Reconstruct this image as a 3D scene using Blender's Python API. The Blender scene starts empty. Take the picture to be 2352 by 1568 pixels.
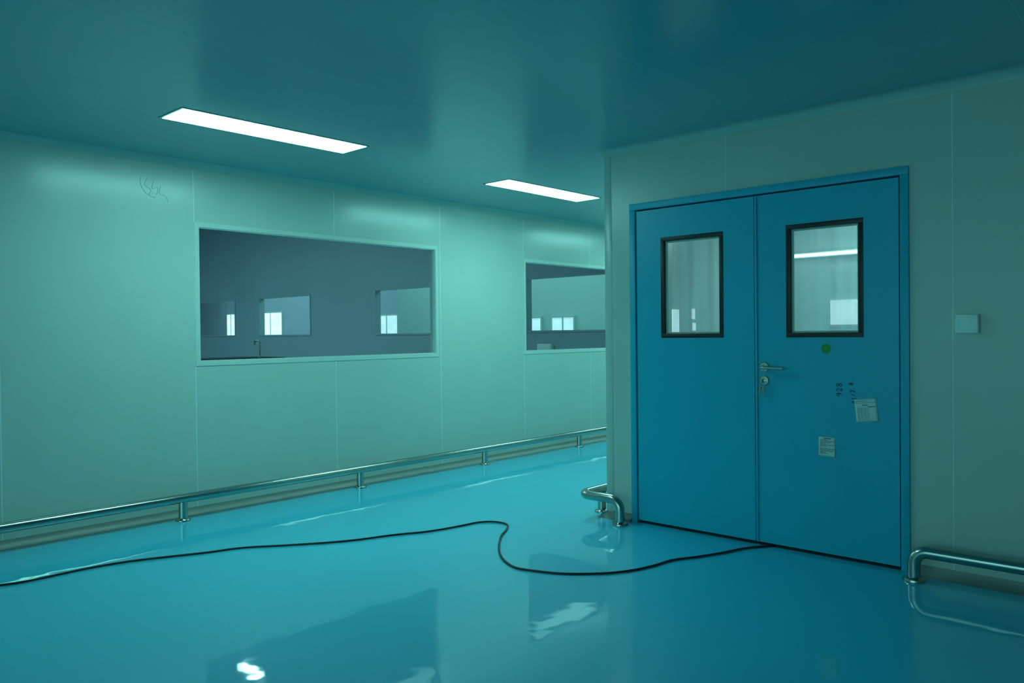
import bpy, bmesh, random
from math import *
from mathutils import Vector, Matrix
random.seed(3)
scn=bpy.context.scene
COL=scn.collection
try:
    scn.view_settings.view_transform='Standard'
    scn.view_settings.look='None'
    scn.view_settings.exposure=0
    scn.view_settings.gamma=1
except Exception: pass

# ------------------------------------------------------------ materials
def nt(name):
    m=bpy.data.materials.new(name); m.use_nodes=True
    t=m.node_tree; b=t.nodes['Principled BSDF']
    return m,t,b
def N(t,ty,**k):
    n=t.nodes.new(ty)
    for a,v in k.items(): setattr(n,a,v)
    return n
def mth(t,op,a,b=None,c=None,clamp=False):
    n=t.nodes.new('ShaderNodeMath'); n.operation=op; n.use_clamp=clamp
    for i,v in enumerate((a,b,c)):
        if v is None: continue
        if isinstance(v,(int,float)): n.inputs[i].default_value=v
        else: t.links.new(v,n.inputs[i])
    return n.outputs[0]
def mixc(t,f,a,b):
    n=t.nodes.new('ShaderNodeMix'); n.data_type='RGBA'
    if isinstance(f,(int,float)): n.inputs[0].default_value=f
    else: t.links.new(f,n.inputs[0])
    for i,v in ((6,a),(7,b)):
        if isinstance(v,tuple): n.inputs[i].default_value=(*v,1)
        else: t.links.new(v,n.inputs[i])
    return n.outputs[2]
def surf(name,col,rough=.5,metal=0,spec=.5,var=.06,scale=3.,bump=0.,bscale=20.,coat=0.,coatr=.1,rvar=0.,seams=None,seamcol=None,sw=.0025,bump2=0.,bscale2=10.):
    m,t,b=nt(name)
    tc=N(t,'ShaderNodeNewGeometry')
    no=N(t,'ShaderNodeTexNoise'); no.inputs['Scale'].default_value=scale; no.inputs['Detail'].default_value=4
    t.links.new(tc.outputs['Position'],no.inputs['Vector'])
    dark=tuple(c*(1-var) for c in col); lite=tuple(min(1,c*(1+var)) for c in col)
    out=mixc(t,no.outputs['Fac'],dark,lite)
    if seams:
        sp=N(t,'ShaderNodeSeparateXYZ'); t.links.new(tc.outputs['Position'],sp.inputs[0])
        tot=None
        for s in seams:
            v=mth(t,'COMPARE',sp.outputs['XYZ'.index(s[0])],float(s[1]),sw)
            if len(s)>2:
                v=mth(t,'MULTIPLY',v,mth(t,s[3],sp.outputs['XYZ'.index(s[2])],float(s[4])))
            tot=v if tot is None else mth(t,'MAXIMUM',tot,v)
        out=mixc(t,tot,out,seamcol)
    t.links.new(out,b.inputs['Base Color'])
    b.inputs['Metallic'].default_value=metal
    b.inputs['Specular IOR Level'].default_value=spec
    if rvar:
        r=mth(t,'ADD',mth(t,'MULTIPLY',no.outputs['Fac'],rvar),rough-rvar/2)
        t.links.new(r,b.inputs['Roughness'])
    else: b.inputs['Roughness'].default_value=rough
    if coat:
        b.inputs['Coat Weight'].default_value=coat; b.inputs['Coat Roughness'].default_value=coatr
    if bump:
        n2=N(t,'ShaderNodeTexNoise'); n2.inputs['Scale'].default_value=bscale; n2.inputs['Detail'].default_value=3
        t.links.new(tc.outputs['Position'],n2.inputs['Vector'])
        bp=N(t,'ShaderNodeBump'); bp.inputs['Strength'].default_value=1; bp.inputs['Distance'].default_value=bump
        t.links.new(n2.outputs['Fac'],bp.inputs['Height'])
        last=bp
        if bump2:
            n3=N(t,'ShaderNodeTexNoise'); n3.inputs['Scale'].default_value=bscale2; n3.inputs['Detail'].default_value=1
            t.links.new(tc.outputs['Position'],n3.inputs['Vector'])
            b3=N(t,'ShaderNodeBump'); b3.inputs['Strength'].default_value=1; b3.inputs['Distance'].default_value=bump2
            t.links.new(n3.outputs['Fac'],b3.inputs['Height']); t.links.new(bp.outputs[0],b3.inputs['Normal']); last=b3
        t.links.new(last.outputs[0],b.inputs['Normal'])
        if coat: t.links.new(last.outputs[0],b.inputs['Coat Normal'])
    return m
def emis(name,col,st,var=0.0,scale=2.):
    m,t,b=nt(name)
    b.inputs['Base Color'].default_value=(.8,.8,.8,1)
    no=N(t,'ShaderNodeTexNoise'); no.inputs['Scale'].default_value=scale
    g=N(t,'ShaderNodeNewGeometry'); t.links.new(g.outputs['Position'],no.inputs['Vector'])
    b.inputs['Emission Color'].default_value=(*col,1)
    t.links.new(mth(t,'MULTIPLY_ADD',no.outputs['Fac'],st*var,st*(1-var/2)),b.inputs['Emission Strength'])
    return m
def glass(name,tint,ior=1.5,rough=.0,gain=1.):
    m=bpy.data.materials.new(name); m.use_nodes=True; t=m.node_tree; t.nodes.clear()
    o=N(t,'ShaderNodeOutputMaterial'); mx=N(t,'ShaderNodeMixShader'); tr=N(t,'ShaderNodeBsdfTransparent'); gl=N(t,'ShaderNodeBsdfGlossy')
    tr.inputs[0].default_value=(*tint,1); gl.inputs['Roughness'].default_value=rough
    fr=N(t,'ShaderNodeFresnel'); fr.inputs[0].default_value=ior
    g=N(t,'ShaderNodeNewGeometry')
    f=mth(t,'MULTIPLY',fr.outputs[0],mth(t,'SUBTRACT',1.0,g.outputs['Backfacing']))
    f=mth(t,'MULTIPLY',f,gain,clamp=True)
    no=N(t,'ShaderNodeTexNoise'); no.inputs['Scale'].default_value=1.2
    t.links.new(g.outputs['Position'],no.inputs['Vector'])
    bp=N(t,'ShaderNodeBump'); bp.inputs['Distance'].default_value=.001; t.links.new(no.outputs['Fac'],bp.inputs['Height'])
    t.links.new(bp.outputs[0],gl.inputs['Normal'])
    t.links.new(f,mx.inputs[0]); t.links.new(tr.outputs[0],mx.inputs[1]); t.links.new(gl.outputs[0],mx.inputs[2]); t.links.new(mx.outputs[0],o.inputs[0])
    return m

LIGHTCOL=(.34,1.0,.89)
SEAMC=(.72,.80,.77)
WALLC=(.51,.58,.54)
M_wall_left=surf('painted_panel_left',WALLC,rough=.23,spec=.45,var=.04,bump=.0007,bscale=4,rvar=.06,
   seams=[('Y',v) for v in (1.40,2.61,4.97,6.14,7.29,8.47)]+[('Y',3.80,'Z','GREATER_THAN',2.0),('Y',3.80,'Z','LESS_THAN',1.1)],seamcol=SEAMC)
M_wall_front=surf('painted_panel_front',(.51,.57,.52),rough=.30,var=.04,bump=.0006,bscale=4,rvar=.06,
   seams=[('X',-2.26),('X',-1.03),('X',.16),('X',1.34)],seamcol=SEAMC,sw=.0015)
M_wall=surf('painted_panel',(.51,.57,.52),rough=.30,var=.04,bump=.0006,bscale=4)
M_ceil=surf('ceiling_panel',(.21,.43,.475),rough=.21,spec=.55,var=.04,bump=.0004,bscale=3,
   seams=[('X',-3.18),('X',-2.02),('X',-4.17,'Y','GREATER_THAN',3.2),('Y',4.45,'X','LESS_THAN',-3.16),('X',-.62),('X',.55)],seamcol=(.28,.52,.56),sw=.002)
M_floor=surf('epoxy_floor',(.032,.53,.75),rough=.5,spec=.35,var=.04,scale=1.2,bump=.0022,bscale=2.2,coat=.9,coatr=.035,bump2=.0006,bscale2=8.)
M_cove=surf('cove_strip',(.40,.52,.50),rough=.4,var=.05)
M_base=surf('base_cove',(.24,.27,.25),rough=.45,var=.1)
M_door=surf('blue_door_paint',(.010,.42,.595),rough=.36,spec=.4,var=.04,bump=.0004,bscale=6,rvar=.06)
M_frame=surf('blue_frame_paint',(.012,.42,.60),rough=.40,spec=.35,var=.04)
M_black=surf('black_gasket',(.008,.009,.01),rough=.45,var=.2)
M_gap=surf('dark_gap',(.004,.012,.02),rough=.8,var=.2)
M_steel=surf('stainless_steel',(.43,.44,.42),rough=.21,metal=1,var=.06,scale=14,rvar=.08)
M_brushed=surf('brushed_steel',(.55,.53,.49),rough=.28,metal=1,var=.08,scale=30)
M_keys=surf('dull_key_metal',(.34,.34,.31),rough=.35,metal=1,var=.1,scale=30)
M_alu=surf('window_aluminium',(.56,.64,.60),rough=.35,var=.04)
M_glass=glass('window_glass',(.90,.94,.95),1.45,0.,1.)
M_glassd=glass('door_glass',(.90,.95,.94),1.5,0.,1.3)
M_cable=surf('black_rubber',(.010,.010,.011),rough=.4,var=.2)
M_paper=surf('white_paper',(.62,.72,.70),rough=.7,var=.04,scale=40)
M_ink=surf('black_ink',(.01,.012,.02),rough=.5,var=.1)
M_inkf=surf('grey_print',(.16,.20,.22),rough=.6,var=.1)
M_green=surf('green_sticker',(.03,.30,.05),rough=.45,var=.1,scale=60)
M_greenl=surf('green_sticker_print',(.08,.42,.14),rough=.45,var=.1)
M_plastic=surf('white_plastic',(.93,.95,.94),rough=.35,var=.02)
M_dot=surf('socket_dark_dot',(.12,.16,.16),rough=.5,var=.1)
M_slate=surf('slate_wall',(.35,.42,.47),rough=.5,var=.10,scale=.8)
M_pale=surf('pale_room_wall',(.46,.60,.57),rough=.6,var=.08,scale=.9)
M_light=emis('lamp_diffuser',LIGHTCOL,27.)
M_light2=emis('far_lamp_diffuser',(.5,1,.95),24.)
M_lightflange=surf('lamp_flange',(.38,.56,.60),rough=.35,var=.04)
M_day=emis('daylight_window',(.66,.95,1.0),1.15,.8,5.)
M_day2=emis('soft_daylight_window',(.55,.92,.95),.68,.8,5.)
M_reflstrip=emis('reflection_strip',(.8,1.0,1.0),4)  # glow for the strip that imitates a reflection in the door glass
M_scuff=surf('scuff',(.43,.49,.46),rough=.5,var=.2)
def curtain_mat():
    m=bpy.data.materials.new('plastic_sheet'); m.use_nodes=True; t=m.node_tree; t.nodes.clear()
    o=N(t,'ShaderNodeOutputMaterial'); d=N(t,'ShaderNodeBsdfDiffuse'); tl=N(t,'ShaderNodeBsdfTranslucent'); tr=N(t,'ShaderNodeBsdfTransparent')
    no=N(t,'ShaderNodeTexNoise'); no.inputs['Scale'].default_value=1.; no.inputs['Detail'].default_value=5
    g=N(t,'ShaderNodeNewGeometry'); mp=N(t,'ShaderNodeMapping'); mp.inputs['Scale'].default_value=(22,22,1.0)
    t.links.new(g.outputs['Position'],mp.inputs[0]); t.links.new(mp.outputs[0],no.inputs['Vector'])
    c=mixc(t,no.outputs['Fac'],(.52,.62,.62),(.95,.99,.99))
    t.links.new(c,d.inputs[0]); t.links.new(c,tl.inputs[0])
    a=N(t,'ShaderNodeMixShader'); a.inputs[0].default_value=.6; t.links.new(d.outputs[0],a.inputs[1]); t.links.new(tl.outputs[0],a.inputs[2])
    b=N(t,'ShaderNodeMixShader'); b.inputs[0].default_value=.36; t.links.new(a.outputs[0],b.inputs[1]); t.links.new(tr.outputs[0],b.inputs[2])
    t.links.new(b.outputs[0],o.inputs[0]); return m
M_curtain=curtain_mat()

# ------------------------------------------------------------ helpers
def finish(bm,name,mat,smooth=False,parent=None,origin=(0,0,0)):
    bmesh.ops.recalc_face_normals(bm,faces=bm.faces)
    me=bpy.data.meshes.new(name)
    bmesh.ops.translate(bm,vec=-Vector(origin),verts=bm.verts)
    bm.to_mesh(me); bm.free()
    me.materials.append(mat)
    if smooth:
        for p in me.polygons: p.use_smooth=True
        try: me.set_sharp_from_angle(angle=radians(40))
        except Exception: pass
    o=bpy.data.objects.new(name,me); COL.objects.link(o)
    if parent is not None:
        par,pw=parent
        o.parent=par; o.location=Vector(origin)-Vector(pw)
    else: o.location=origin
    return o
def add_box(bm,x0,x1,y0,y1,z0,z1,bev=0.,seg=2):
    r=bmesh.ops.create_cube(bm,size=1.0)
    vs=r['verts']
    for v in vs:
        v.co=Vector(((x0+x1)/2+v.co.x*(x1-x0),(y0+y1)/2+v.co.y*(y1-y0),(z0+z1)/2+v.co.z*(z1-z0)))
    if bev:
        es=list({e for v in vs for e in v.link_edges})
        bmesh.ops.bevel(bm,geom=es,offset=bev,segments=seg,profile=.5,affect='EDGES')
def box(name,b,mat,bev=0.,parent=None,origin=(0,0,0),smooth=False):
    bm=bmesh.new(); add_box(bm,*b,bev=bev); return finish(bm,name,mat,smooth or bev>0,parent,origin)
def slab(name,axis,c0,c1,ur,zr,holes,mat,parent=None,origin=(0,0,0)):
    us=sorted(set([*ur]+[h for q in holes for h in q[:2]])); zs=sorted(set([*zr]+[h for q in holes for h in q[2:]]))
    us=[u for u in us if ur[0]<=u<=ur[1]]; zs=[z for z in zs if zr[0]<=z<=zr[1]]
    def P(u,z,c):
        return {'X':(c,u,z),'Y':(u,c,z),'Z':(u,z,c)}[axis]
    def solid(i,j):
        if i<0 or j<0 or i>=len(us)-1 or j>=len(zs)-1: return False
        cu=(us[i]+us[i+1])/2; cz=(zs[j]+zs[j+1])/2
        return not any(q[0]<cu<q[1] and q[2]<cz<q[3] for q in holes)
    bm=bmesh.new()
    def quad(*ps): bm.faces.new([bm.verts.new(p) for p in ps])
    for i in range(len(us)-1):
        for j in range(len(zs)-1):
            if not solid(i,j): continue
            a,b,c,d=us[i],us[i+1],zs[j],zs[j+1]
            for cc in (c0,c1): quad(P(a,c,cc),P(b,c,cc),P(b,d,cc),P(a,d,cc))
            if not solid(i-1,j): quad(P(a,c,c0),P(a,d,c0),P(a,d,c1),P(a,c,c1))
            if not solid(i+1,j): quad(P(b,c,c0),P(b,d,c0),P(b,d,c1),P(b,c,c1))
            if not solid(i,j-1): quad(P(a,c,c0),P(b,c,c0),P(b,c,c1),P(a,c,c1))
            if not solid(i,j+1): quad(P(a,d,c0),P(b,d,c0),P(b,d,c1),P(a,d,c1))
    bmesh.ops.remove_doubles(bm,verts=bm.verts,dist=1e-5)
    return finish(bm,name,mat,False,parent,origin)
def fillet(pts,r,n=8):
    pts=[Vector(p) for p in pts]; out=[pts[0]]
    for i in range(1,len(pts)-1):
        a,b,c=pts[i-1],pts[i],pts[i+1]
        u=(a-b).normalized(); v=(c-b).normalized()
        ang=u.angle(v)
        d=r/tan(ang/2)
        p0=b+u*d; p1=b+v*d
        cen=b+(u+v).normalized()*(r/sin(ang/2))
        e0=p0-cen; e1=p1-cen
        tot=e0.angle(e1)
        for k in range(n+1):
            s=k/n
            out.append(cen+(e0*sin((1-s)*tot)+e1*sin(s*tot))/sin(tot))
    out.append(pts[-1]); return out
def tube(bm,path,r,seg=20,cap=True):
    path=[Vector(p) for p in path]
    t0=(path[1]-path[0]).normalized()
    ref=Vector((0,0,1)) if abs(t0.z)<.9 else Vector((1,0,0))
    nrm=(ref-t0*ref.dot(t0)).normalized()
    rings=[]
    for i,p in enumerate(path):
        if i==0: t=t0
        elif i==len(path)-1: t=(path[i]-path[i-1]).normalized()
        else: t=((path[i+1]-p).normalized()+(p-path[i-1]).normalized()).normalized()
        nrm=(nrm-t*nrm.dot(t)).normalized(); bn=t.cross(nrm)
        rings.append([bm.verts.new(p+(nrm*cos(2*pi*k/seg)+bn*sin(2*pi*k/seg))*r) for k in range(seg)])
    for a,b in zip(rings,rings[1:]):
        for k in range(seg): bm.faces.new((a[k],a[(k+1)%seg],b[(k+1)%seg],b[k]))
    if cap:
        bm.faces.new(rings[0]); bm.faces.new(rings[-1])
def lathe(bm,prof,cen,axis='Z',seg=28):
    rings=[]
    cen=Vector(cen)
    for r,hh in prof:
        ring=[]
        for k in range(seg):
            a=2*pi*k/seg
            if axis=='Z': v=Vector((r*cos(a),r*sin(a),hh))
            else: v=Vector((r*cos(a),-hh,r*sin(a)))
            ring.append(bm.verts.new(cen+v))
        rings.append(ring)
    for a,b in zip(rings,rings[1:]):
        for k in range(seg): bm.faces.new((a[k],a[(k+1)%seg],b[(k+1)%seg],b[k]))
    bm.faces.new(rings[0]); bm.faces.new(rings[-1])
def empty(name,loc,label=None,cat=None,kind=None,group=None):
    e=bpy.data.objects.new(name,None); e.empty_display_size=.1; e.location=loc; COL.objects.link(e)
    meta(e,label,cat,kind,group); return e
def meta(e,label=None,cat=None,kind=None,group=None):
    if label: e['label']=label
    if cat: e['category']=cat
    if kind: e['kind']=kind
    if group: e['group']=group
    return e
def S(o,label=None,cat=None): return meta(o,label,cat,'structure')

# ------------------------------------------------------------ room constants
LX=-5.45; FY=4.40; CX=-3.16; H=2.5
# ------------------------------------------------------------ shell
W1=(2.64,4.91,1.08,2.05); W2=(6.17,8.38,1.07,2.01)
WL=S(slab('wall_left','X',LX,LX-.08,(-6,14),(0,H),[W1,W2],M_wall_left),'pale teal-lit painted metal sandwich panel wall with windows','wall')
DH=(-2.95,-1.23,0,2.11)
S(slab('wall_front','Y',FY,FY+.10,(CX+.06,3.5),(0,H),[DH],M_wall_front),'pale painted metal panel wall around the blue double door','wall')
S(box('wall_corridor',(CX,CX+.06,FY-.002,14,0,H),M_wall,bev=.004),'pale metal panel partition along the corridor','wall')
S(box('wall_right',(3.5,3.6,-6,4.5,0,H),M_wall),'pale painted panel wall','wall')
S(box('wall_back',(-5.53,3.6,-6.1,-6,0,H),M_wall),'pale painted panel wall','wall')
S(box('wall_corridor_end',(-5.53,CX+.1,14,14.1,0,H),M_wall),'pale panel wall closing the corridor','wall')
S(box('wall_store_back',(CX+.06,.5,6.9,7.0,0,H),M_pale),'pale wall of the room behind the door','wall')
S(box('wall_store_right',(.5,.6,FY+.10,7.0,0,H),M_pale),'pale side wall of the room behind the door','wall')
S(box('floor',(-5.53,3.6,-6.1,14.1,-.1,0),M_floor),'glossy blue epoxy resin floor','floor')
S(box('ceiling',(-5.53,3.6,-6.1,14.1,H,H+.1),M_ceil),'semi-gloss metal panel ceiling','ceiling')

def cove(name,path,size,z,up,mat,label):
    bm=bmesh.new(); n=7; rings=[]
    for x,y,nx,ny in path:
        ring=[]
        prof=[(0,0)]+[(size*(1-sin(a)),size*(1-cos(a))) for a in [i/n*pi/2 for i in range(n+1)]]
        for o_,h_ in prof:
            o2=o_+.001 if (o_,h_)!=(0,0) else 0
            ring.append(bm.verts.new((x+nx*o2,y+ny*o2,z+up*h_)))
        rings.append(ring)
    k=len(rings[0])
    for a,b in zip(rings,rings[1:]):
        for i in range(k): bm.faces.new((a[i],a[(i+1)%k],b[(i+1)%k],b[i]))
    bm.faces.new(rings[0]); bm.faces.new(rings[-1])
    return S(finish(bm,name,mat,True),label,'trim')
cove('trim_1',[(LX,-6,1,0),(LX,14,1,0)],.05,H,-1,M_cove,'pale cove moulding where wall meets ceiling')
cove('trim_2',[(3.5,FY,0,-1),(CX,FY,-1,-1),(CX,14,-1,0)],.052,H,-1,M_cove,'pale cove moulding where wall meets ceiling')
cove('baseboard_left',[(LX,-6,1,0),(LX,14,1,0)],.05,0,1,M_base,'grey cove skirting at the wall foot')
cove('baseboard_front',[(3.5,FY,0,-1),(-1.225,FY,0,-1)],.05,0,1,M_base,'grey cove skirting at the wall foot')
cove('baseboard_corner',[(-2.955,FY,0,-1),(CX,FY,-1,-1),(CX,14,-1,0)],.05,0,1,M_base,'grey cove skirting wrapping the wall corner')

def catmull(P,n=8):
    P=[Vector(p) for p in P]; out=[]
    for i in range(len(P)-1):
        a=P[max(i-1,0)];b=P[i];c=P[i+1];d=P[min(i+2,len(P)-1)]
        for j in range(n):
            t_=j/n
            out.append(.5*((2*b)+(c-a)*t_+(2*a-5*b+4*c-d)*t_*t_+(-a+3*b-3*c+d)*t_**3))
    out.append(P[-1]); return out
def scuff(seg,w=.0018):
    bm=bmesh.new()
    tube(bm,catmull([(LX+.0005,y,z) for y,z in seg],4),w,6)
    o=finish(bm,'scuff_mark',M_scuff,True,(WL,(0,0,0)),(0,0,0)); o['label']='faint grey scribbled scuff on the wall panel'
scuff([(2.25,2.36),(2.24,2.31),(2.27,2.25),(2.30,2.23)])
scuff([(2.29,2.35),(2.27,2.30),(2.31,2.27),(2.30,2.23),(2.34,2.22)])
scuff([(2.33,2.33),(2.32,2.28),(2.36,2.29),(2.35,2.24)])
scuff([(2.38,2.31),(2.37,2.25),(2.41,2.24),(2.43,2.20)])
scuff([(4.50,.355),(4.512,.34),(4.508,.32),(4.498,.31)],.0025)

# ------------------------------------------------------------ windows in the left wall
def wall_window(name,w):
    y0,y1,z0,z1=w
    org=(LX,(y0+y1)/2,z0)
    e=empty(name,org,'long fixed glazed observation window with pale frame','window','structure')
    def ring(y0,y1,z0,z1,wd,x0,x1,nm,bev=.003):
        bm=bmesh.new()
        o=[(y0-wd,z0-wd),(y1+wd,z0-wd),(y1+wd,z1+wd),(y0-wd,z1+wd)]
        i_=[(y0,z0),(y1,z0),(y1,z1),(y0,z1)]
        V={}
        for k in range(4):
            for tag,p in (('o',o[k]),('i',i_[k])):
                for xt,x in (('a',x0),('b',x1)): V[tag,k,xt]=bm.verts.new((x,p[0],p[1]))
        for k in range(4):
            l=(k+1)%4
            for xt in 'ab': bm.faces.new((V['o',k,xt],V['o',l,xt],V['i',l,xt],V['i',k,xt]))
            for tag in 'oi': bm.faces.new((V[tag,k,'a'],V[tag,l,'a'],V[tag,l,'b'],V[tag,k,'b']))
        bmesh.ops.recalc_face_normals(bm,faces=bm.faces)
        bmesh.ops.bevel(bm,geom=[e_ for e_ in bm.edges],offset=bev,segments=2,affect='EDGES')
        return finish(bm,nm,M_alu,True,(e,org),org)
    ring(y0+.004,y1-.004,z0+.004,z1-.004,.034,LX-.02,LX+.004,'window_frame',.0015)
    ring(y0+.010,y1-.010,z0+.010,z1-.010,.008,LX-.04,LX-.004,'glazing_bead',.0015)
    box('glass_pane',(LX-.034,LX-.028,y0+.005,y1-.005,z0+.005,z1-.005),M_glass,parent=(e,org),origin=org)
    return e
wall_window('window_1',W1); wall_window('window_2',W2)

# ------------------------------------------------------------ rooms beyond the left wall
BR=[(-18.9,-16.8,1.25,2.10),(-15.76,-13.75,1.25,2.10),(-11.66,-9.66,1.25,2.10),(-7.95,-5.9,1.27,2.11)]
HB=4.2
S(slab('wall_partition','Y',9.0,9.1,(-31,LX-.08),(0,HB),BR,M_slate),'dim slate-grey partition wall with windows','wall')
S(box('wall_far_left',(-31.1,-31,-3,15,0,HB),M_slate),'dim slate-grey wall','wall')
S(box('wall_far_back',(-31,LX-.08,-3.1,-3,0,HB),M_slate),'dim slate-grey wall','wall')
S(box('wall_far_room',(-31,LX-.08,15,15.1,0,HB),M_slate),'grey wall with daylight windows','wall')
S(box('floor_far_room',(-31,LX-.08,-3,15,-.1,0),M_slate),'dim grey floor beyond the window','floor')
S(box('ceiling_far_room',(-31,LX-.08,-3,15,HB,HB+.1),M_slate),'dim grey ceiling beyond the window','ceiling')
S(box('wall_far_side',(-5.63,-5.535,9.1,15,0,HB),M_pale),'pale green side wall','wall')
S(box('wall_far_screen',(-15.9,-5.64,13.0,13.1,0,HB),M_pale),'pale green inner wall with small windows','wall')
k=3
for i,(u0,u1,z0,z1) in enumerate(BR):
    org=(u0,9.0,z0)
    e=empty('window_%d'%k,org,'interior window with thin dark frame in the dim partition','window','structure')
    bm=bmesh.new()
    for b in ((u0,u1,8.985,9.11,z1-.03,z1),(u0,u1,8.985,9.11,z0,z0+.03),(u0,u0+.03,8.985,9.11,z0+.03,z1-.03),(u1-.03,u1,8.985,9.11,z0+.03,z1-.03)):
        add_box(bm,*b)
    finish(bm,'window_frame',M_slate,False,(e,org),org)
    k+=1
DAY=[(-28.6,-28.0,1.0,2.08,15,M_day),(-26.2,-24.69,1.0,2.07,15,M_day),(-19.34,-18.32,1.0,1.83,15,M_day2),(-11.6,-11.02,1.2,1.58,13,M_day2),(-10.70,-10.12,1.2,1.58,13,M_day2)]
for (u0,u1,z0,z1,yy,mm) in DAY:
    org=(u0,yy,z0)
    e=empty('window_%d'%k,org,'curtained exterior window glowing with daylight','window','structure')
    box('glass_pane',(u0,u1,yy-.03,yy-.01,z0,z1),mm,parent=(e,org),origin=org)
    bm=bmesh.new()
    for b in ((u0-.04,u1+.04,yy-.05,yy,z1,z1+.04),(u0-.04,u1+.04,yy-.05,yy,z0-.04,z0),(u0-.04,u0,yy-.05,yy,z0,z1),(u1,u1+.04,yy-.05,yy,z0,z1),((u0+u1)/2-.015,(u0+u1)/2+.015,yy-.045,yy-.03,z0,z1)):
        add_box(bm,*b)
    finish(bm,'window_frame',M_pale,False,(e,org),org)
    k+=1
def area(name,loc,sx,sy,power,col,rot=(0,0,0)):
    l=bpy.data.lights.new(name,'AREA'); l.shape='RECTANGLE'; l.size=sx; l.size_y=sy; l.energy=power; l.color=col
    o=bpy.data.objects.new(name,l); o.location=loc; o.rotation_euler=rot; COL.objects.link(o); return o
area('dim_room_fill',(-14,3.5,HB-.1),12,3,350,(.38,.95,.95))  # added fill to brighten the dim room, no fixture built
area('far_room_lamp',(-11,11.2,HB-.1),10,1.5,165,(.38,1.,.94))  # added fill for the room past the partition, no source known there
area('far_room_fill_b',(-23,12.5,HB-.1),10,2,260,(.42,.97,.97))  # second added fill, towards the far left of that room
area('store_fill',(-1.6,6.3,H-.05),1.2,.3,27,(.52,1.,1.))  # added fill so the curtain is lit from behind
area('room_end_fill',(-.8,-5.9,1.4),7.5,2.0,90,(.33,1.,.93),(pi/2,0,0))  # added soft fill behind the camera, lifts the door wall and right side

e=empty('wall_panel',(-7.55,8.99,.95),'small pale electrical box on the dim partition wall','electrical box')
box('box_body',(-7.68,-7.40,8.94,8.999,.85,1.10),M_plastic,bev=.008,parent=(e,e.location),origin=e.location)
box('box_cover',(-7.66,-7.42,8.932,8.94,.87,1.08),M_plastic,bev=.003,parent=(e,e.location),origin=e.location)
e=empty('wash_bench',(-11.2,4.8,0),'dark long workbench standing in the dim room','workbench')
box('bench_top',(-11.6,-10.8,3.0,6.6,.89,.93),M_gap,bev=.005,parent=(e,e.location),origin=e.location)
box('bench_body',(-11.55,-10.85,3.05,6.5,.08,.89),M_slate,bev=.005,parent=(e,e.location),origin=e.location)
box('plinth',(-11.5,-10.9,3.1,6.45,.0,.08),M_gap,parent=(e,e.location),origin=e.location)
bm=bmesh.new(); lathe(bm,[(.035,0),(.035,.02),(.02,.03)],(-10.95,6.25,.93)); tube(bm,fillet([(-10.95,6.25,.93),(-10.95,6.25,1.19),(-11.1,6.25,1.19),(-11.1,6.25,1.12)],.04),.014)
finish(bm,'tap',M_base,True,(e,e.location),e.location)

# ------------------------------------------------------------ blue double door
dorg=(-2.09,FY,0)
D=empty('door_1',dorg,'blue painted metal double door with two glazed panels','door','structure')
DP=(D,dorg)
yf=FY-.014
bm=bmesh.new()
x0,x1,zt=-2.95,-1.23,2.11; fw_=.043
for b in ((x0,x0+fw_,yf,FY+.11,0,zt-fw_),(x1-fw_,x1,yf,FY+.11,0,zt-fw_),(x0,x1,yf,FY+.11,zt-fw_,zt)):
    add_box(bm,*b,bev=.002)
finish(bm,'door_frame',M_frame,True,DP,dorg)
bm=bmesh.new()
for b in ((x0+fw_,x0+fw_+.05,FY+.055,FY+.075,0,zt-fw_),(x1-fw_-.05,x1-fw_,FY+.055,FY+.075,0,zt-fw_),(x0+fw_,x1-fw_,FY+.055,FY+.075,zt-fw_-.05,zt-fw_),(x0+fw_,x1-fw_,FY+.055,FY+.075,0,.05)):
    add_box(bm,*b)
finish(bm,'door_seal',M_gap,False,DP,dorg)
def leaf(a,b,win,nm_label):
    org=(a,FY,0)
    z0,z1=.020,zt-fw_-.010
    L=slab('door_leaf','Y',FY-.004,FY+.044,(a,b),(z0,z1),[win],M_door,DP,org)
    L['label']=nm_label
    lw=tuple(org)
    u0,u1,v0,v1=win
    bm=bmesh.new(); t_=.022
    for q in ((u0-.004,u1+.004,v1-t_,v1+.004),(u0-.004,u1+.004,v0-.004,v0+t_),(u0-.004,u0+t_,v0+t_,v1-t_),(u1-t_,u1+.004,v0+t_,v1-t_)):
        add_box(bm,q[0],q[1],FY-.007,FY+.03,q[2],q[3],bev=.0015)
    f=finish(bm,'window_frame',M_black,True,(L,lw),org); f['label']='black rubber-gasketed vision panel frame'
    bm=bmesh.new(); s=.010
    a0,a1,c0,c1=u0+t_,u1-t_,v0+t_,v1-t_
    for q in ((a0,a1,c1-s,c1),(a0,a1,c0,c0+s),(a0,a0+s,c0+s,c1-s),(a1-s,a1,c0+s,c1-s)):
        add_box(bm,q[0],q[1],FY+.012,FY+.028,q[2],q[3])
    finish(bm,'glass_spacer',M_alu,False,(L,lw),org)
    box('glass_pane',(u0+.01,u1-.01,FY+.004,FY+.008,v0+.01,v1-.01),M_glassd,parent=(L,lw),origin=org)
    bm=bmesh.new(); add_box(bm,a,b,FY+.004,FY+.03,.004,z0)
    finish(bm,'bottom_seal',M_gap,False,(L,lw),org)
    return L,lw
L1,lw1=leaf(-2.899,-2.081,(-2.712,-2.282,1.228,1.866),'narrow blue door leaf with glazed panel')
L2,lw2=leaf(-2.071,-1.281,(-1.882,-1.463,1.228,1.863),'blue door leaf with lever handle and stickers')
bm=bmesh.new(); add_box(bm,-2.073,-2.060,FY-.012,FY-.004,.02,zt-fw_-.010,bev=.0015)
finish(bm,'meeting_strip',M_door,True,(L2,lw2),lw2)
bm=bmesh.new()
lathe(bm,[(.030,0),(.030,.005),(.027,.008),(.012,.009)],(-2.02,FY-.004,1.05),'Y')
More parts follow.
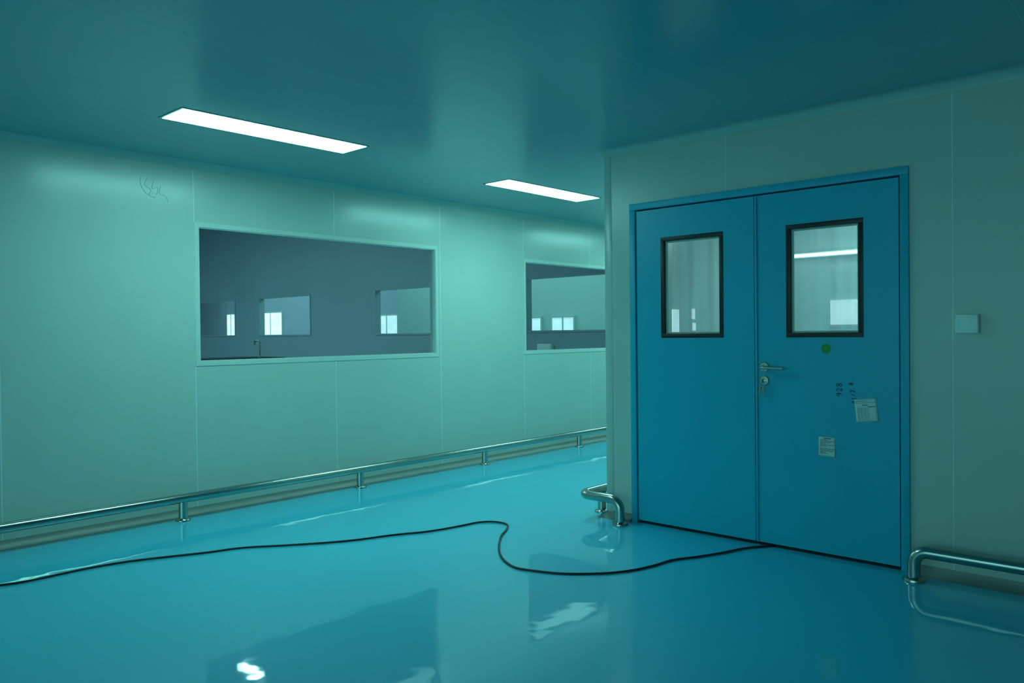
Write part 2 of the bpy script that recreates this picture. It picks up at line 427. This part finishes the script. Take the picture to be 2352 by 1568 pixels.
tube(bm,fillet([(-2.02,FY-.008,1.05),(-2.02,FY-.055,1.05),(-1.885,FY-.055,1.047)],.018),.0105,16)
h_=finish(bm,'handle',M_brushed,True,(L2,lw2),(-2.02,FY,1.05)); h_['label']='brushed steel lever door handle'
bm=bmesh.new()
lathe(bm,[(.029,0),(.029,.005),(.026,.008),(.011,.009),(.011,.014),(.009,.015)],(-2.02,FY-.004,.972),'Y')
h_=finish(bm,'lock_cylinder',M_brushed,True,(L2,lw2),(-2.02,FY,.972)); h_['label']='round steel lock rosette'
e=empty('key_bunch',(-2.02,FY-.02,.972),'small steel keys hanging from the door lock','keys')
def key(cx,cz,tilt,nm):
    bm=bmesh.new()
    lathe(bm,[(.010,0),(.010,.002)],(0,0,0),'Y',20)
    add_box(bm,-.0035,.0035,-.002,0,-.045,-.009)
    for i in range(4): add_box(bm,.0035,.0035+.0015+.001*(i%2),-.002,0,-.042+i*.007,-.038+i*.007)
    bmesh.ops.rotate(bm,verts=bm.verts,cent=(0,0,0),matrix=Matrix.Rotation(tilt,3,'Y'))
    bmesh.ops.translate(bm,verts=bm.verts,vec=(cx,FY-.033,cz))
    return finish(bm,nm,M_keys,False,(e,e.location),e.location)
bm=bmesh.new(); add_box(bm,-2.022,-2.018,FY-.045,FY-.018,.962,.982,bev=.001)
finish(bm,'key_blade',M_keys,True,(e,e.location),e.location)
bm=bmesh.new()
ringp=[(-2.022+.013*sin(t_*2*pi/24),FY-.034,.953+.013*cos(t_*2*pi/24)) for t_ in range(25)]
tube(bm,ringp,.0012,8,False); finish(bm,'key_ring',M_keys,True,(e,e.location),e.location)
key(-2.032,.930,.25,'key'); key(-2.018,.928,-.12,'key')

# stickers, notes, marks
e=empty('round_sticker',(-1.66,FY-.005,1.16),'small round green sticker on the blue door','sticker')
bm=bmesh.new(); lathe(bm,[(.027,0),(.027,.0008)],(-1.66,FY-.0042,1.16),'Y',36)
finish(bm,'sticker_disc',M_green,False,(e,e.location),e.location)
bm=bmesh.new()
for q in ((-.014,.010,.004,.0065),(-.010,.012,-.003,-.0005),(-.004,.004,.010,.012)):
    add_box(bm,-1.66+q[0],-1.66+q[1],FY-.0054,FY-.005,1.16+q[2],1.16+q[3])
finish(bm,'sticker_print',M_greenl,False,(e,e.location),e.location)
def note(nm,corners,label,rows,style):
    cx=sum(c[0] for c in corners)/4; cz=sum(c[1] for c in corners)/4
    e=empty(nm,(cx,FY-.005,cz),label,'paper notice')
    bm=bmesh.new()
    n=8; g=[]
    for i in range(n+1):
        row=[]
        for j in range(n+1):
            s,t_=i/n,j/n
            x=(corners[0][0]*(1-s)+corners[1][0]*s)*(1-t_)+(corners[3][0]*(1-s)+corners[2][0]*s)*t_
            z=(corners[0][1]*(1-s)+corners[1][1]*s)*(1-t_)+(corners[3][1]*(1-s)+corners[2][1]*s)*t_
            row.append(bm.verts.new((x,FY-.0055-.003*(s*t_)**3,z)))
        g.append(row)
    for i in range(n):
        for j in range(n): bm.faces.new((g[i][j],g[i+1][j],g[i+1][j+1],g[i][j+1]))
    o=finish(bm,'paper_sheet',M_paper,True,(e,e.location),e.location)
    md=o.modifiers.new('thick','SOLIDIFY'); md.thickness=.0004
    bm=bmesh.new()
    def pt(s,t_):
        x=(corners[0][0]*(1-s)+corners[1][0]*s)*(1-t_)+(corners[3][0]*(1-s)+corners[2][0]*s)*t_
        z=(corners[0][1]*(1-s)+corners[1][1]*s)*(1-t_)+(corners[3][1]*(1-s)+corners[2][1]*s)*t_
        return (x,FY-.0066-.003*(s*t_)**3,z)
    for s0,s1,t0,t1 in rows:
        bm.faces.new([bm.verts.new(pt(*q)) for q in ((s0,t0),(s1,t0),(s1,t1),(s0,t1))])
    finish(bm,'printed_lines',M_inkf if style else M_ink,False,(e,e.location),e.location)
rows=[(.08,.55,.08,.10),(.08,.92,.16,.175),(.35,.6,.25,.29),(.6,.92,.33,.37)]
for i in range(9): rows.append((.10,.60,.40+i*.06,.41+i*.06))
rows+= [(.10,.115,.40,.89),(.28,.29,.40,.89),(.45,.46,.40,.89),(.59,.60,.40,.89)]
note('paper_note',[(-1.51,.885),(-1.396,.897),(-1.385,.775),(-1.497,.764)],'white printed form paper taped on the blue door',rows,True)
rows=[(.3,.75,.05,.085)]
for i in range(12):
    t_=.13+i*.065
    s=.06
    while s<.88:
        w_=.05+random.random()*.22
        rows.append((s,min(.93,s+w_),t_,t_+.022)); s+=w_+.03
        if random.random()<.22: break
note('paper_note',[(-1.703,.669),(-1.612,.667),(-1.612,.560),(-1.703,.563)],'small white label sheet with dense black print on the door',rows,False)
DG={'9':[[(.8,.75),(.5,1),(.2,.8),(.3,.5),(.7,.55),(.8,.8),(.75,.3),(.5,0)]],
    '2':[[(.15,.75),(.4,1),(.75,.85),(.7,.55),(.2,.05),(.85,.05)]],
    '8':[[(.5,.52),(.2,.75),(.5,1),(.8,.75),(.5,.52),(.15,.25),(.5,0),(.85,.25),(.5,.52)]],
    '1':[[(.4,.9),(.5,1),(.5,0)]],
    '/':[[(.2,0),(.8,1)]],' ':[]}
def write(s,x,z,size,lean,label):
    bm=bmesh.new()
    for i,ch in enumerate(s):
        for st in DG[ch]:
            P=[]
            pp=catmull([(a,b,0) for a,b in st],5) if len(st)>2 else [Vector((a,b,0)) for a,b in st]
            for p in pp:
                u=(i*.95+p.x*.8)*size; v=p.y*size*1.05
                P.append((x-v+u*lean,FY-.0046,z+u))
            tube(bm,P,.0016,6)
    o=finish(bm,'handwritten_number',M_ink,True,(L2,lw2),lw2); o['label']=label
write('928',-1.575,.898,.028,0,'black handwritten number 928')
write('21/2 8',-1.497,.862,.021,-.18,'black handwritten digits running up the door')

# ------------------------------------------------------------ room behind the door
bm=bmesh.new(); n=240
prev=None
for i in range(n+1):
    x=-3.03+i/n*2.6
    y=5.05+.011*sin(x*30+1.3*sin(x*7))+.003*sin(x*81)
    a_=bm.verts.new((x,y,.03)); b_=bm.verts.new((x,y+.01*sin(x*20),2.35))
    if prev: bm.faces.new((prev[0],a_,b_,prev[1]))
    prev=(a_,b_)
e=empty('plastic_curtain',(-1.73,5.05,0),'translucent white plastic sheet curtain behind the door glass','curtain')
finish(bm,'curtain_sheet',M_curtain,True,(e,e.location),e.location)
bm=bmesh.new(); tube(bm,[(-3.1,5.05,2.36),(.5,5.05,2.36)],.012); finish(bm,'curtain_rod',M_steel,True,(e,e.location),e.location)
e=empty('reflection_strip',(-2.55,6.85,1.92),'white glowing strip standing in for a light line reflected in the door glass','reflection stand-in')  # added glowing strip, imitates a line of light mirrored in the glass
bm=bmesh.new(); tube(bm,[(-2.98,6.84,1.92),(-2.15,6.84,1.92)],.012); finish(bm,'strip_tube',M_reflstrip,True,(e,e.location),e.location)
box('strip_housing',(-3.0,-2.13,6.86,6.902,1.90,1.945),M_plastic,bev=.004,parent=(e,e.location),origin=e.location)
org=(-2.4,6.9,1.3)
e=empty('window_%d'%k,org,'glowing pane standing in for a daylight window reflected in the door glass','window','structure')  # added glowing pane, imitates a mirrored daylight window
box('glass_pane',(-2.56,-2.2,6.88,6.895,1.31,1.52),M_day,parent=(e,org),origin=org)
k+=1
org=(CX+.06,5.22,1.25)
e=empty('window_%d'%k,org,'narrow glowing panes added for bright bits in the left door glass','window','structure')  # added glowing panes, no real opening in this partition
for a_,b_,c_,d_ in ((5.17,5.26,1.26,1.43),(5.47,5.51,1.27,1.33),(5.46,5.50,1.36,1.44)):
    box('glass_pane',(CX+.061,CX+.068,a_,b_,c_,d_),M_day,parent=(e,org),origin=org)
k+=1

# ------------------------------------------------------------ ceiling lights
def ceiling_light(xc,y0,y1,group,w=.130,hh=H,mat=None,label='long rectangular recessed ceiling light panel, switched on'):
    org=(xc,(y0+y1)/2,hh)
    e=empty('ceiling_light',org,label,'ceiling light',group=group)
    box('diffuser',(xc-w,xc+w,y0,y1,hh-.005,hh-.001),mat or M_light,parent=(e,org),origin=org)
    bm=bmesh.new(); f=.014
    for q in ((xc-w-f,xc-w,y0-f,y1+f),(xc+w,xc+w+f,y0-f,y1+f),(xc-w,xc+w,y0-f,y0),(xc-w,xc+w,y1,y1+f)):
        add_box(bm,q[0],q[1],q[2],q[3],hh-.0035,hh-.0005)
    finish(bm,'light_frame',M_lightflange,False,(e,org),org)
    bm=bmesh.new(); g=.0025
    for q in ((xc-w-f-g,xc-w-f,y0-f-g,y1+f+g),(xc+w+f,xc+w+f+g,y0-f-g,y1+f+g),(xc-w-f,xc+w+f,y0-f-g,y0-f),(xc-w-f,xc+w+f,y1+f,y1+f+g)):
        add_box(bm,q[0],q[1],q[2],q[3],hh-.001,hh-.0003)
    finish(bm,'shadow_gap',M_gap,False,(e,org),org)  # dark ring coloured in as the shadow line round the flange
    return e
src=ceiling_light(-4.315,1.955,3.175,'recessed ceiling lights')
def copy_thing(src,delta):
    c=src.copy(); COL.objects.link(c); c.location=src.location+Vector(delta)
    for ch in src.children:
        d=ch.copy(); COL.objects.link(d); d.parent=c
        for g in ch.children:
            d2=g.copy(); COL.objects.link(d2); d2.parent=d
    return c
copy_thing(src,(-.10,2.71,0))
copy_thing(src,(-.14,5.45,0))
copy_thing(src,(-.14,8.1,0))
ceiling_light(-11.78,6.42,6.58,None,w=.30,hh=HB,mat=M_light2,label='short ceiling light panel in the dim room')

# ------------------------------------------------------------ steel bump rails
RR=.031
def rail(nm_label,path,posts,bent):
    org=(path[0][0],path[0][1],0)
    e=empty('guard_rail',org,nm_label,'guard rail')
    bm=bmesh.new(); tube(bm,fillet(path,.066,10) if len(path)>2 else path,RR,28)
    finish(bm,'rail_tube',M_steel,True,(e,org),org)
    for (x,y,full) in posts:
        po=(x,y,0)
        if full:
            bm=bmesh.new(); tube(bm,[(x,y,.004),(x,y,.140)],.029,24)
            p=finish(bm,'post',M_steel,True,(e,org),po)
            bm=bmesh.new(); lathe(bm,[(.050,.001),(.050,.007),(.046,.013),(.036,.017),(.030,.019)],(x,y,0)); finish(bm,'post_flange',M_steel,True,(p,po),po)
        else:
            bm=bmesh.new(); lathe(bm,[(.053,.001),(.053,.008),(.050,.015),(.036,.020),(.032,.022)],(x,y,0)); finish(bm,'post_flange',M_steel,True,(e,org),po)
    return e
ZR=.152
XR=LX+.135
rail('long polished steel tube bumper rail along the wall foot',[(XR,-1.2,ZR),(XR,13,ZR)],[(XR,y,1) for y in (-.5,.96,2.44,3.93,5.40,6.89,8.36)],0)
yr=FY-.135
rail('polished steel tube rail bent around the wall corner',[(-2.96,yr,.004),(-2.96,yr,ZR+.01),(CX-.115,yr,ZR+.01),(CX-.115,13,ZR+.01)],[(-2.96,yr,0),(CX-.115,4.50,1),(CX-.115,6.0,1)],1)
rail('polished steel tube bumper rail beside the door frame',[(-1.178,yr,.004),(-1.178,yr,ZR),(3.3,yr,ZR)],[(-1.178,yr,0),(.4,yr,1)],1)

# ------------------------------------------------------------ cable
pts=[(-4.75,.5),(-4.66,.95),(-4.63,1.17),(-4.60,1.28),(-4.60,1.58),(-4.56,1.79),(-4.47,2.00),(-4.40,2.16),(-4.33,2.35),(-4.15,2.59),(-3.98,2.85),(-3.88,3.11),(-3.78,3.31),(-3.73,3.52),(-3.70,3.70),(-3.62,3.78),(-3.51,3.77),(-3.42,3.66),(-3.34,3.53),(-3.16,3.32),(-3.01,3.19),(-2.85,3.11),(-2.72,3.13),(-2.56,3.20),(-2.41,3.34),(-2.33,3.48),(-2.29,3.63),(-2.27,3.77),(-2.20,3.91),(-2.13,4.08),(-2.08,4.24),(-2.00,4.37),(-1.95,4.43)]
bm=bmesh.new(); tube(bm,catmull([(x,y,.0070) for x,y in pts]),.0060,12)
o=finish(bm,'power_cable',M_cable,True); meta(o,'thin black rubber cable snaking across the blue floor','cable')

# ------------------------------------------------------------ wall socket
org=(-.962,FY,1.288)
e=empty('wall_socket',org,'white double socket plate on the pale wall','wall socket')
box('socket_box',(-1.014,-.910,FY-.028,FY-.001,1.240,1.336),M_plastic,bev=.006,parent=(e,org),origin=org)
bm=bmesh.new(); add_box(bm,-1.011,-.913,FY-.034,FY-.026,1.243,1.333,bev=.003)
finish(bm,'socket_plate',M_plastic,True,(e,org),org)
for cx in (-.987,-.937):
    for dx in (-.009,.009):
        for cz in (1.278,1.296):
            box('socket_hole',(cx+dx-.0013,cx+dx+.0013,FY-.0345,FY-.0335,cz-.0013,cz+.0013),M_dot,parent=(e,org),origin=org)

# ------------------------------------------------------------ world & camera
w=bpy.data.worlds.new('World'); scn.world=w; w.use_nodes=True
w.node_tree.nodes['Background'].inputs[0].default_value=(.01,.03,.035,1)
w.node_tree.nodes['Background'].inputs[1].default_value=.5
yaw,pitch,roll=radians(42.473),radians(.616),radians(-.582)
fw=Vector((-sin(yaw)*cos(pitch),cos(yaw)*cos(pitch),-sin(pitch)))
rt=Vector((cos(yaw),sin(yaw),0)); up=rt.cross(fw)
r2=cos(roll)*rt+sin(roll)*up; u2=-sin(roll)*rt+cos(roll)*up
cd=bpy.data.cameras.new('camera'); cd.sensor_width=36; cd.lens=1804.9/2352*36; cd.clip_start=.05
co=bpy.data.objects.new('camera',cd); COL.objects.link(co)
mw=Matrix((( r2.x,u2.x,-fw.x,0),(r2.y,u2.y,-fw.y,0),(r2.z,u2.z,-fw.z,1.265),(0,0,0,1)))
co.matrix_world=mw
scn.camera=co
